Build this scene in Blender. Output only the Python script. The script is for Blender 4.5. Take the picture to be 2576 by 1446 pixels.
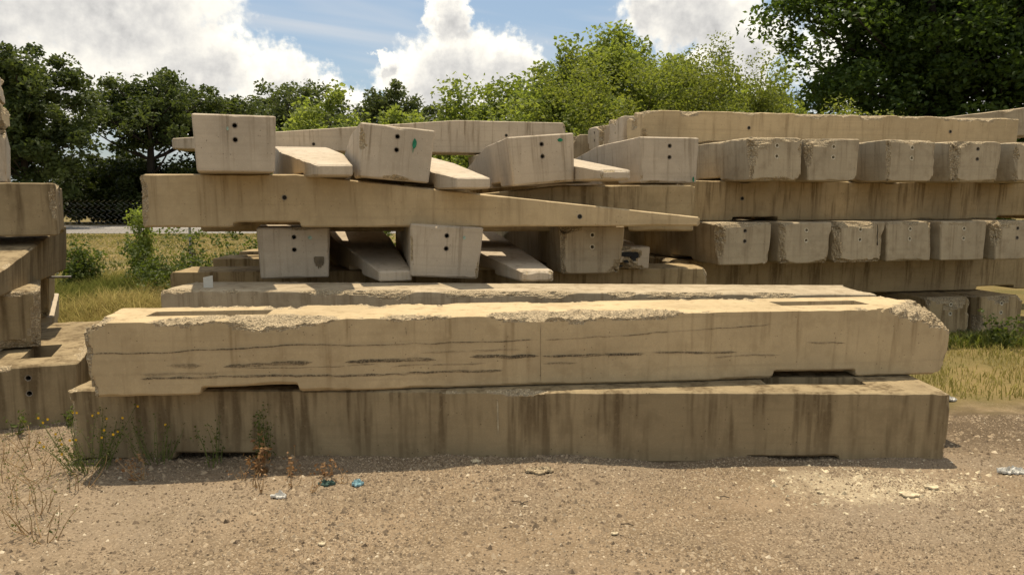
import bpy, math, random
import numpy as np
R = math.radians
scene = bpy.context.scene
for o in list(bpy.data.objects): bpy.data.objects.remove(o)
COL = scene.collection

# ------------------------------------------------------------------ camera
cam = bpy.data.cameras.new('camera'); camo = bpy.data.objects.new('camera', cam); COL.objects.link(camo)
camo.location = (0, 0, 1.795); camo.rotation_euler = (R(90 - 6.414), 0, 0)
cam.sensor_width = 36; cam.lens = 36 * 1950 / 2576; cam.clip_end = 3000; cam.clip_start = .05
scene.camera = camo
# ------------------------------------------------------------------ light
SUN = np.array([-.045, .235, 1.]); SUN /= np.linalg.norm(SUN)
SKY_STRENGTH = .12; CLOUD_L = .66
sun = bpy.data.lights.new('sun', 'SUN'); suno = bpy.data.objects.new('sun', sun); COL.objects.link(suno)
sun.energy = 2.9; sun.angle = R(.53); sun.color = (1, .87, .68)
from mathutils import Vector
suno.rotation_euler = Vector(-SUN).to_track_quat('-Z', 'Y').to_euler()
vs = scene.view_settings
vs.view_transform = 'Standard'; vs.look = 'None'; vs.gamma = 1; vs.exposure = 0.92; vs.use_curve_mapping = False
scene.render.engine = 'CYCLES'
scene.cycles.max_bounces = 6; scene.cycles.transparent_max_bounces = 8

# ------------------------------------------------------------------ node helpers
class NT:
    def __init__(s, tree): s.t = tree; s.n = tree.nodes; s.l = tree.links
    def new(s, ty, **kw):
        n = s.n.new(ty)
        for k, v in kw.items(): setattr(n, k, v)
        return n
    def put(s, sock, v):
        if v is None: return
        if hasattr(v, 'is_output'): s.l.new(v, sock)
        else: sock.default_value = v
    def math(s, op, a, b=None, c=None, clamp=False):
        n = s.new('ShaderNodeMath', operation=op, use_clamp=clamp)
        s.put(n.inputs[0], a); s.put(n.inputs[1], b); s.put(n.inputs[2], c); return n.outputs[0]
    def vmath(s, op, a, b=None):
        n = s.new('ShaderNodeVectorMath', operation=op); s.put(n.inputs[0], a); s.put(n.inputs[1], b); return n.outputs[0]
    def comb(s, x, y, z):
        n = s.new('ShaderNodeCombineXYZ')
        for i, v in enumerate((x, y, z)): s.put(n.inputs[i], v)
        return n.outputs[0]
    def sep(s, v):
        n = s.new('ShaderNodeSeparateXYZ'); s.put(n.inputs[0], v); return n.outputs
    def noise(s, vec, scale, detail=4, rough=.55, dist=0.):
        n = s.new('ShaderNodeTexNoise'); s.put(n.inputs['Vector'], vec)
        n.inputs['Scale'].default_value = scale; n.inputs['Detail'].default_value = detail
        n.inputs['Roughness'].default_value = rough; n.inputs['Distortion'].default_value = dist; return n.outputs[0]
    def voro(s, vec, scale, feature='F1', out=0):
        n = s.new('ShaderNodeTexVoronoi', feature=feature); s.put(n.inputs['Vector'], vec); n.inputs['Scale'].default_value = scale
        return n.outputs[out]
    def step(s, v, a, b, lo=0., hi=1.):
        n = s.new('ShaderNodeMapRange', interpolation_type='SMOOTHSTEP'); s.put(n.inputs[0], v)
        n.inputs[1].default_value = a; n.inputs[2].default_value = b; n.inputs[3].default_value = lo; n.inputs[4].default_value = hi
        return n.outputs[0]
    def mix(s, f, a, b, blend='MIX'):
        n = s.new('ShaderNodeMix', data_type='RGBA', blend_type=blend); s.put(n.inputs[0], f)
        for i, v in ((6, a), (7, b)):
            if isinstance(v, tuple) and len(v) == 3: v = v + (1,)
            s.put(n.inputs[i], v)
        return n.outputs[2]
    def attr(s, name, out='Fac'):
        return s.new('ShaderNodeAttribute', attribute_name=name).outputs[out]
def material(name):
    m = bpy.data.materials.new(name); m.use_nodes = True; m.node_tree.nodes.clear(); return m, NT(m.node_tree)
def finish(t, col, rough=.9, bump=None, bstr=.3, bdist=.01, spec=.25, alpha=None):
    p = t.new('ShaderNodeBsdfPrincipled'); o = t.new('ShaderNodeOutputMaterial')
    if isinstance(col, tuple) and len(col) == 3: col = col + (1,)
    t.put(p.inputs['Base Color'], col); t.put(p.inputs['Roughness'], rough); p.inputs['Specular IOR Level'].default_value = spec
    if bump is not None:
        b = t.new('ShaderNodeBump'); b.inputs['Strength'].default_value = bstr; b.inputs['Distance'].default_value = bdist
        t.put(b.inputs['Height'], bump); t.l.new(b.outputs[0], p.inputs['Normal'])
    if alpha is not None: t.put(p.inputs['Alpha'], alpha)
    t.l.new(p.outputs[0], o.inputs[0]); return p

# ------------------------------------------------------------------ sky with clouds
world = bpy.data.worlds.new('World'); scene.world = world; world.use_nodes = True
t = NT(world.node_tree); t.n.clear()
sky = t.new('ShaderNodeTexSky', sky_type='NISHITA', sun_disc=False)
sky.sun_elevation = math.asin(SUN[2]); sky.sun_rotation = math.atan2(SUN[0], SUN[1]); sky.air_density = 1.0; sky.dust_density = 2.2; sky.ozone_density = 1.0
# cloud shapes given by bearing (az) and height above the horizon (el), in degrees: az, el, half-width, half-height
CLOUDS = [(-4.6, 13.2, 1.7, 2.6), (-4.0, 9.6, 4.2, 3.0), (-6.4, 8.2, 3.6, 2.4), (-.6, 9.6, 3.2, 2.4), (1.2, 7.2, 3.0, 2.0), (-3.2, 6.4, 5.2, 2.0),
          (12.6, 13.4, 5.0, 3.4), (15.8, 10.6, 3.6, 3.0), (14.6, 8.0, 4.0, 2.6), (9.8, 14.2, 2.2, 1.8),
          (-27, 12.6, 9.0, 4.6), (-22.0, 9.2, 5.4, 3.2), (-30, 7.2, 8.0, 3.2), (-34, 12, 6, 5), (-16.2, 8.0, 3.2, 2.8), (-19.5, 5.6, 5.2, 2.6), (-13.2, 6.2, 3.2, 2.6),
          (-8.9, 9.8, .8, 1.1), (28, 9, 9, 5), (46, 12, 10, 6), (-52, 13, 12, 6)]
tc = t.new('ShaderNodeTexCoord'); dx, dy, dz = t.sep(t.vmath('NORMALIZE', tc.outputs['Generated']))
azd = t.math('MULTIPLY', t.math('ARCTAN2', dx, dy), 57.29578); eld = t.math('MULTIPLY', t.math('ARCSINE', dz), 57.29578)
v2 = t.comb(azd, eld, 0.)
wn = t.new('ShaderNodeTexNoise', noise_dimensions='2D'); t.put(wn.inputs['Vector'], v2); wn.inputs['Scale'].default_value = .5; wn.inputs['Detail'].default_value = 5; wn.inputs['Roughness'].default_value = .62
wx, wy, wz = t.sep(wn.outputs['Color'])
azw = t.math('MULTIPLY_ADD', t.math('SUBTRACT', wx, .5), 3.4, azd); elw = t.math('MULTIPLY_ADD', t.math('SUBTRACT', wy, .5), 2.8, eld)
puffn = t.new('ShaderNodeTexNoise', noise_dimensions='2D'); t.put(puffn.inputs['Vector'], v2); puffn.inputs['Scale'].default_value = 1.15; puffn.inputs['Detail'].default_value = 5; puffn.inputs['Roughness'].default_value = .53
puff = t.math('SUBTRACT', puffn.outputs[0], .5)
def clouds_at(az, el):
    f = None
    for (a, e, ra, re) in CLOUDS:
        v = t.vmath('MULTIPLY', t.vmath('SUBTRACT', t.comb(az, el, 0.), (a, e, 0.)), (1 / ra, 1 / re, 0.))
        n = t.new('ShaderNodeVectorMath', operation='LENGTH'); t.put(n.inputs[0], v)
        d = t.math('SUBTRACT', 1., n.outputs['Value'])
        f = d if f is None else t.math('SMOOTH_MAX', f, d, .22)
    return f
f0 = clouds_at(azw, elw); f1 = clouds_at(t.math('SUBTRACT', azw, .2), t.math('ADD', elw, 1.0))
# same kind of cumulus, unseen, beyond the list above; cover raised for fill light
far = t.math('MULTIPLY', t.math('SUBTRACT', t.noise(t.vmath('MULTIPLY', tc.outputs['Generated'], (1., 1., 1.8)), 3.2, 4, .55), .49), 5.)
away = t.math('MAXIMUM', t.step(t.math('ABSOLUTE', azd), 40., 52.), t.step(eld, 20., 28.))
far = t.math('ADD', far, t.math('MULTIPLY_ADD', away, 3., -3.))
d0 = t.math('MULTIPLY_ADD', puff, .55, t.math('MAXIMUM', f0, far))
mask = t.math('MULTIPLY', t.step(d0, -.10, .30), t.step(eld, -1., 2.))
above = t.step(t.math('MULTIPLY_ADD', puff, .35, t.math('MAXIMUM', f1, t.math('MULTIPLY', far, .6))), .0, .75)   # cloud overhead of this spot: bases are grey, tops are white
lum = t.math('ADD', t.math('MULTIPLY_ADD', above, -.38, .99), t.math('MULTIPLY', puff, .3))
lum = t.math('ADD', lum, t.math('MULTIPLY', t.math('SUBTRACT', wz, .5), .42))
lum = t.math('MAXIMUM', t.math('MINIMUM', lum, 1.05), .42)
ccol = t.mix(t.step(lum, .45, 1.), (.98, .96, .93), (1.0, .95, .84))
ccol = t.vmath('MULTIPLY', ccol, t.comb(lum, lum, lum))
ccol = t.vmath('MULTIPLY', ccol, (CLOUD_L / SKY_STRENGTH,) * 3)
cir = t.noise(t.comb(t.math('MULTIPLY_ADD', eld, .35, t.math('MULTIPLY', azd, .06)), t.math('MULTIPLY', eld, .22), 3.), 1.0, 3, .55, .6)
wisp = t.math('MULTIPLY', t.step(cir, .42, .8), .6)
skyc = t.mix(.55, sky.outputs[0], (.62, .95, 1.12))
skyc = t.mix(wisp, skyc, (CLOUD_L * .62 / SKY_STRENGTH,) * 3)
out = t.mix(mask, skyc, ccol)
bg = t.new('ShaderNodeBackground'); t.put(bg.inputs[0], out); bg.inputs[1].default_value = SKY_STRENGTH
wo = t.new('ShaderNodeOutputWorld'); t.l.new(bg.outputs[0], wo.inputs[0])
world.cycles.sampling_method = 'MANUAL'; world.cycles.sample_map_resolution = 512

# ------------------------------------------------------------------ numpy noise and mesh helpers
def vnoise(p, seed=0):
    p = np.asarray(p, float); i = np.floor(p).astype(np.int64); f = p - i; f = f * f * (3 - 2 * f); r = 0
    for a in (0, 1):
        for b in (0, 1):
            for c in (0, 1):
                h = ((i[..., 0] + a) * 374761393 + (i[..., 1] + b) * 668265263 + (i[..., 2] + c) * 1440662683 + seed * 974634777) & 0xffffffff
                h = ((h ^ (h >> 13)) * 1274126177) & 0xffffffff; h = h ^ (h >> 16)
                w = (f[..., 0] if a else 1 - f[..., 0]) * (f[..., 1] if b else 1 - f[..., 1]) * (f[..., 2] if c else 1 - f[..., 2])
                r = r + w * (h / 4294967295.)
    return r
def fbm(p, seed=0, oct=4):
    r = 0; a = .5; p = np.asarray(p, float)
    for k in range(oct): r = r + a * vnoise(p * 2 ** k, seed + k); a *= .5
    return r / (1 - .5 ** oct)
def mesh_np(name, verts, faces, mats, midx=None, attr=None, smooth=False):
    verts = np.asarray(verts, np.float32); faces = np.asarray(faces, np.int32); k = faces.shape[1]
    me = bpy.data.meshes.new(name); me.vertices.add(len(verts)); me.vertices.foreach_set('co', verts.ravel())
    me.loops.add(faces.size); me.loops.foreach_set('vertex_index', faces.ravel())
    me.polygons.add(len(faces)); me.polygons.foreach_set('loop_start', np.arange(0, faces.size, k, dtype=np.int32))
    me.polygons.foreach_set('loop_total', np.full(len(faces), k, np.int32))
    if midx is not None: me.polygons.foreach_set('material_index', np.asarray(midx, np.int32))
    me.polygons.foreach_set('use_smooth', np.full(len(faces), bool(smooth)))
    for m in mats: me.materials.append(m)
    if attr is not None:
        for nm, arr in attr.items():
            a = me.attributes.new(nm, 'FLOAT', 'FACE'); a.data.foreach_set('value', np.asarray(arr, np.float32))
    me.update(calc_edges=True); return me
def link(name, me, parent=None, loc=None, rot=None, scale=None, **props):
    o = bpy.data.objects.new(name, me); COL.objects.link(o)
    if scale: o.scale = (scale,) * 3
    if parent: o.parent = parent
    if loc is not None: o.location = loc
    if rot is not None: o.rotation_euler = rot
    for k, v in props.items(): o[k] = v
    return o
def tubes(polys, radii, sides=6):
    V = []; F = []; n0 = 0
    for P, r in zip(polys, radii):
        P = np.asarray(P, float); r = np.broadcast_to(np.asarray(r, float), (len(P),))
        T = np.gradient(P, axis=0); T /= np.linalg.norm(T, axis=1)[:, None] + 1e-9
        ref = np.where(np.abs(T[:, 2:3]) > .9, [[1., 0, 0]], [[0, 0, 1.]]); A = np.cross(T, ref); A /= np.linalg.norm(A, axis=1)[:, None] + 1e-9; B = np.cross(T, A)
        ang = np.linspace(0, 2 * np.pi, sides, endpoint=False)
        ring = P[:, None] + r[:, None, None] * (np.cos(ang)[None, :, None] * A[:, None] + np.sin(ang)[None, :, None] * B[:, None])
        V.append(ring.reshape(-1, 3)); m = len(P); i = np.arange(m - 1)[:, None] * sides; j = np.arange(sides)[None]; j2 = (j + 1) % sides
        F.append(np.stack([i + j, i + j2, i + sides + j2, i + sides + j], -1).reshape(-1, 4) + n0); n0 += m * sides
    return np.concatenate(V), np.concatenate(F)

# ------------------------------------------------------------------ materials
def concrete(name, base, dark, streak=.6, blotch=.5, sval=(.5, .7), fine=9.):
    m, t = material(name)
    tc = t.new('ShaderNodeTexCoord'); oi = t.new('ShaderNodeObjectInfo')
    off = t.math('MULTIPLY', oi.outputs['Random'], 57.)
    v = t.vmath('ADD', tc.outputs['Object'], t.comb(off, t.math('MULTIPLY', off, .37), 0.))
    x, y, z = t.sep(v); zo = t.sep(tc.outputs['Object'])[2]
    big = t.noise(v, 1.3, 4, .6)
    col = t.mix(t.step(big, .3, .7), tuple(c * .86 for c in base), tuple(c * 1.1 for c in base))
    col = t.mix(t.math('MULTIPLY', t.step(t.noise(v, 5.5, 3, .65), .45, .75), blotch * .55), col, dark)
    # rain streaks running down the faces
    s1 = t.noise(t.comb(t.math('MULTIPLY', x, fine), t.math('MULTIPLY', y, fine), t.math('MULTIPLY', z, .55)), 1., 3, .7)
    s2 = t.noise(t.comb(t.math('MULTIPLY', x, fine * 3.3), t.math('MULTIPLY', y, fine * 3.3), t.math('MULTIPLY', z, .9)), 1., 2, .6)
    st = t.math('MULTIPLY', t.step(s1, *sval), t.step(s2, .38, .58, .3, 1.))
    fall = t.step(t.math('MULTIPLY_ADD', t.noise(t.comb(t.math('MULTIPLY', x, 4.), t.math('MULTIPLY', y, 4.), 1.), 1., 2), .5, zo), .1, .62, .35, 1.)
    col = t.mix(t.math('MULTIPLY', t.math('MULTIPLY', st, fall), streak), col, dark)
    # pale lime runs
    s3 = t.noise(t.comb(t.math('MULTIPLY', x, 14.), t.math('MULTIPLY', y, 14.), t.math('MULTIPLY', z, 1.2)), 1., 2, .5)
    col = t.mix(t.math('MULTIPLY', t.step(s3, .68, .8), .35 * streak), col, tuple(min(1, c * 1.5) for c in base))
    # faint level lines left by the formwork
    fl = t.noise(t.comb(t.math('MULTIPLY', x, .5), t.math('MULTIPLY', y, .5), t.math('MULTIPLY', z, 22.)), 1., 2, .6)
    col = t.mix(t.step(fl, .5, .72, 0., .28), col, tuple(c * .62 for c in base))
    col = t.mix(t.step(t.noise(v, 28., 3, .7), .5, .8, 0., .3), col, tuple(min(1, c * 1.25) for c in base))
    grain = t.noise(v, 130., 2, .7)
    col = t.mix(t.step(grain, .25, .75, .0, .3), col, tuple(c * .6 for c in base))
    pores = t.math('MULTIPLY', t.step(t.voro(v, 26.), .06, .16, 1., 0.), t.step(t.noise(v, 9., 1), .52, .56))
    col = t.mix(t.math('MULTIPLY', pores, .7), col, tuple(c * .45 for c in dark))
    h = t.math('ADD', t.math('MULTIPLY', grain, .35), t.math('MULTIPLY', t.noise(v, 22., 3, .6), .8))
    finish(t, col, .93, h, .35, .006, .15); return m
M_FRONT = concrete('concrete_front', (.485, .377, .222), (.22, .152, .075), .7, .55)
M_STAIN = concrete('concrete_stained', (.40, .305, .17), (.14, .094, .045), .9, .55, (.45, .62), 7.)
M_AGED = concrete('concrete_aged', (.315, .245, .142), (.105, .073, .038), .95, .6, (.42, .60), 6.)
M_PALE = concrete('concrete_pale', (.475, .40, .298), (.19, .145, .09), .95, .3, (.5, .72), 11.)
M_TAN = concrete('concrete_tan', (.475, .37, .22), (.215, .15, .076), .7, .4, (.48, .72), 9.)
M_DIRTY = concrete('concrete_dirty', (.42, .345, .232), (.175, .125, .07), .7, .8, (.46, .68), 9.)
def broken(name, base):
    m, t = material(name); tc = t.new('ShaderNodeTexCoord'); v = tc.outputs['Object']
    n = t.new('ShaderNodeTexVoronoi'); t.put(n.inputs['Vector'], v); n.inputs['Scale'].default_value = 75.
    cell = t.sep(n.outputs['Color'])[0]
    col = t.mix(t.step(cell, .1, .95), tuple(c * .75 for c in base), tuple(min(1, c * 1.2) for c in base))
    col = t.mix(t.step(n.outputs[0], .35, .65), col, tuple(c * .7 for c in base))
    col = t.mix(t.step(t.noise(v, 9., 4, .6), .5, .8, 0., .6), col, tuple(c * .5 for c in base))
    h = t.math('ADD', t.math('MULTIPLY', n.outputs[0], -1.), t.math('MULTIPLY', t.noise(v, 30., 4, .65), 1.6))
    finish(t, col, .95, h, .8, .012, .1); return m
M_BROKEN = broken('broken_concrete', (.44, .352, .225))
def plain(name, col, rough=.85, spec=.2, bumps=None, var=.25, metal=0.):
    m, t = material(name); tc = t.new('ShaderNodeTexCoord'); v = tc.outputs['Object']
    n = t.noise(v, 18., 4, .6); c = t.mix(t.step(n, .3, .7), tuple(x * (1 - var) for x in col), tuple(min(1, x * (1 + var)) for x in col))
    p = finish(t, c, rough, n if bumps is None else t.noise(v, bumps, 4, .6), .3, .01, spec); p.inputs['Metallic'].default_value = metal; return m
M_SLEEVE = plain('pale_pipe_sleeve', (.50, .44, .32)); M_SLEEVE_D = plain('dark_pipe_sleeve', (.20, .17, .13))
M_GREEN = plain('green_paint', (.02, .16, .085), .7); M_MINT = plain('faded_green_paint', (.27, .36, .29), .8)
M_DARKPATCH = plain('damp_patch', (.14, .11, .07), .9)
M_STEEL = plain('galvanised_steel', (.35, .34, .32), .45, .5, var=.15, metal=.8)
M_WHITE = plain('white_card', (.50, .48, .41), .6, var=.05)
M_RECESS = plain('recess_shade', (.02, .017, .012), .95)  # near-black colour painted in for the shade inside a recess
def scuff():
    m, t = material('rubber_scuff'); tc = t.new('ShaderNodeTexCoord'); x, y, z = t.sep(tc.outputs['Object'])
    n = t.noise(t.comb(t.math('MULTIPLY', x, 6.), y, t.math('MULTIPLY', z, 60.)), 1., 5, .7)
    f = t.noise(tc.outputs['Object'], 70., 3, .7); b = t.math('MULTIPLY', t.step(n, .3, .6), t.step(f, .3, .6, .25, 1.))
    finish(t, (.055, .045, .033), .8, alpha=t.math('MULTIPLY', b, t.attr('fade'))); return m
M_SCUFF = scuff()

# ------------------------------------------------------------------ ground
def gz(x, y):
    p = np.stack([np.asarray(x, float), np.asarray(y, float), np.zeros(np.shape(x))], -1)
    near = np.clip((14 - np.hypot(p[..., 0], p[..., 1])) / 5, 0, 1)
    h = (fbm(p * .9, 3, 3) - .5) * .07 + (fbm(p * 4., 9, 3) - .5) * .022
    h = h - .035 * np.clip((-p[..., 0] - 1.5) / 2, 0, 1) * np.clip((6 - p[..., 1]) / 1, 0, 1)
    bank = .03 * np.exp(-((p[..., 1] - 5.22) / .10) ** 2) * np.clip(fbm(p * 2.6, 77, 3) * 2.4 - .75, 0, 1) * (np.abs(p[..., 0]) < 3.3)
    return h * near + bank
def lines(a, b, d, far):
    core = np.arange(a, b + 1e-6, d); g = d * 1.25 ** np.arange(1, 60); g = np.cumsum(g); g = g[g < far]
    return np.concatenate([(a - g)[::-1], core, b + g])
gx = lines(-4.6, 4.6, .045, 900); gy = lines(3., 7.5, .045, 1500)
GX, GY = np.meshgrid(gx, gy, indexing='ij'); GZ = gz(GX, GY)
idx = np.arange(GX.size).reshape(GX.shape)
gf = np.stack([idx[:-1, :-1], idx[1:, :-1], idx[1:, 1:], idx[:-1, 1:]], -1).reshape(-1, 4)
def ground_mat():
    m, t = material('gravel_and_dry_soil'); geo = t.new('ShaderNodeNewGeometry'); P = geo.outputs['Position']; x, y, z = t.sep(P)
    vor = t.new('ShaderNodeTexVoronoi'); t.put(vor.inputs['Vector'], P); vor.inputs['Scale'].default_value = 62.
    vor2 = t.new('ShaderNodeTexVoronoi'); t.put(vor2.inputs['Vector'], P); vor2.inputs['Scale'].default_value = 120.
    cell = t.sep(vor.outputs['Color'])[0]
    dust = t.mix(t.step(t.noise(P, 1.4, 5, .6), .3, .7), (.235, .172, .108), (.31, .232, .150))
    stone = t.mix(cell, (.15, .110, .070), (.36, .28, .18))
    stone = t.mix(t.step(vor.outputs[0], .3, .62), stone, (.14, .098, .056))
    amt = t.step(t.noise(P, 1.1, 6, .65), .36, .58, .25, .9)
    grav = t.mix(amt, dust, stone)
    grav = t.mix(t.step(t.noise(P, 7., 4, .7), .55, .8, 0., .55), grav, (.155, .112, .062))
    grav = t.mix(t.step(t.noise(P, .55, 3, .55), .42, .62, 0., .5), grav, (.26, .21, .152))
    grav = t.mix(t.step(t.noise(t.vmath('ADD', P, (9., 3., 0.)), 2.3, 4, .6), .52, .7, 0., .35), grav, (.15, .115, .07))
    # darker damp soil at the right, pale crushed limestone patch near the right end of the front barriers
    soil = t.math('MULTIPLY', t.step(x, 2.6, 3.6), t.math('MULTIPLY', t.step(y, 5.0, 5.8), t.step(t.noise(P, 1.6, 5, .65), .34, .52)))
    grav = t.mix(t.math('MULTIPLY', soil, .85), grav, (.085, .062, .038))
    px = t.math('MULTIPLY', t.math('SUBTRACT', x, 2.30), .95); py = t.math('MULTIPLY', t.math('SUBTRACT', y, 4.72), 2.2)
    rr = t.math('SQRT', t.math('ADD', t.math('MULTIPLY', px, px), t.math('MULTIPLY', py, py)))
    lime = t.step(t.math('MULTIPLY_ADD', t.math('SUBTRACT', t.noise(P, 5., 5, .7), .5), 1.6, rr), .2, .75, 1., 0.)
    grav = t.mix(t.math('MULTIPLY', lime, .5), grav, (.50, .42, .28))
    field = t.mix(t.step(t.noise(P, .9, 5, .6), .35, .65), (.21, .155, .065), (.13, .11, .04))
    f = t.step(t.math('MULTIPLY_ADD', t.noise(P, 1.2, 3), 1.2, y), 6.9, 7.7)
    f = t.math('MAXIMUM', f, t.step(t.math('MULTIPLY_ADD', t.noise(P, 1.2, 3), -1., x), -5.2, -4.6, 1., 0.))
    col = t.mix(f, grav, field)
    h = t.math('ADD', t.math('MULTIPLY', vor.outputs[0], -1.3), t.math('ADD', t.math('MULTIPLY', vor2.outputs[0], -.5), t.math('MULTIPLY', t.noise(P, 25., 4, .65), 1.2)))
    finish(t, col, .95, h, .7, .009, .1); return m
M_GROUND = ground_mat()
ground = link('ground', mesh_np('ground', np.stack([GX, GY, GZ], -1).reshape(-1, 3), gf, [M_GROUND], smooth=True), kind='structure')

# loose gravel: real stones too many to count
def pebbles(name, n, region, size, seed, mat, dens=None):
    rng = np.random.default_rng(seed)
    x = rng.uniform(region[0], region[1], n); y = rng.uniform(region[2], region[3], n)
    if dens is not None: k = dens(x, y, rng.random(n)); x, y = x[k], y[k]
    n = len(x); s = size * np.exp(rng.normal(0, .45, n)); s = np.minimum(s, size * 3.2)
    base = np.array([[1, 0, 0], [.31, .95, 0], [-.81, .59, 0], [-.81, -.59, 0], [.31, -.95, 0], [0, 0, .8], [.5, .2, .55], [-.4, -.3, .6]])[:6]
    ang = rng.uniform(0, 6.283, n); ca, sa = np.cos(ang), np.sin(ang)
    q = base[None] * rng.uniform(.6, 1.25, (n, 6, 1)); q = q * np.stack([np.ones(n), rng.uniform(.55, 1, n), rng.uniform(.35, .85, n)], -1)[:, None]
    q[:, :5, 2] -= .25; q[:, 5, :2] += rng.uniform(-.35, .35, (n, 2))
    v = np.stack([q[..., 0] * ca[:, None] - q[..., 1] * sa[:, None], q[..., 0] * sa[:, None] + q[..., 1] * ca[:, None], q[..., 2]], -1) * s[:, None, None] * .5
    v += np.stack([x, y, gz(x, y) + s * .10], -1)[:, None]
    f = np.array([[0, 1, 5], [1, 2, 5], [2, 3, 5], [3, 4, 5], [4, 0, 5]])
    F = (f[None] + (np.arange(n) * 6)[:, None, None]).reshape(-1, 3)
    return link(name, mesh_np(name, v.reshape(-1, 3), F, [mat], attr={'rnd': np.repeat(rng.random(n), 5)}), kind='stuff')
def stone_mat():
    m, t = material('gravel_stone'); r = t.attr('rnd')
    c = t.mix(t.step(r, 0., .55), (.135, .10, .066), (.26, .195, .125)); c = t.mix(t.step(r, .5, 1.), c, (.38, .30, .20)); c = t.mix(t.step(r, .975, .985, 0., .8), c, (.55, .47, .34))
    finish(t, c, .9, spec=.15); return m
M_STONE = stone_mat()
def dn(x, y, r):
    p = np.stack([x, y, 0 * x], -1); return (np.abs(x) < .74 * y + .2) & (r < .12 + .62 * np.clip((fbm(p * 1.1, 21, 4) - .4) * 4., 0, 1))
o = pebbles('gravel', 420000, (-4.4, 4.6, 3.3, 6.4), .0098, 5, M_STONE, dn); o['label'] = 'loose tan gravel covering the yard in front of the barriers'; o['category'] = 'gravel'
o = pebbles('concrete_crumbs', 1500, (-3.1, 3.2, 5.0, 5.3), .012, 19, M_STONE, lambda x, y, r: r < np.clip((fbm(np.stack([x, y, 0 * x], -1) * 1.8, 33, 3) - .4) * 4, 0, 1)); o['label'] = 'small concrete crumbs along the foot of the front stack'; o['category'] = 'rubble'
def dlime(x, y, r): return r < np.exp(-(((x - 2.35) / .75) ** 2 + ((y - 4.72) / .3) ** 2))
M_LIME = plain('limestone_chips', (.50, .42, .28))
def dn2(x, y, r):
    p = np.stack([x, y, 0 * x], -1); return (np.abs(x) < .74 * y + .2) & (r < np.clip((fbm(p * .9, 61, 4) - .42) * 4.5, 0, 1))
o = pebbles('coarse_gravel', 26000, (-4.4, 4.6, 3.3, 6.0), .019, 15, M_STONE, dn2); o['label'] = 'scattered coarser stones lying on the finer gravel of the yard'; o['category'] = 'gravel'
o = pebbles('limestone_rubble', 2200, (1.0, 3.8, 4.1, 5.2), .021, 8, M_LIME, dlime); o['label'] = 'patch of pale crushed limestone near the right end of the front stack'; o['category'] = 'rubble'

# road beyond the fence
def strip(x0, x1, y0, y1, z):
    return [(x0, y0, z), (x1, y0, z), (x1, y1, z), (x0, y1, z)], [(0, 1, 2, 3)]
M_ROAD = plain('sunlit_road', (.21, .195, .175), .9); M_LINE = plain('road_paint', (.75, .73, .68), .7)
link('road', mesh_np('road', *strip(-200, 200, 42, 56, .012), [M_ROAD]), kind='structure')
link('road_edge_line', mesh_np('road_edge_line', *strip(-200, 200, 50.4, 50.7, .018), [M_LINE]), kind='structure')

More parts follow.
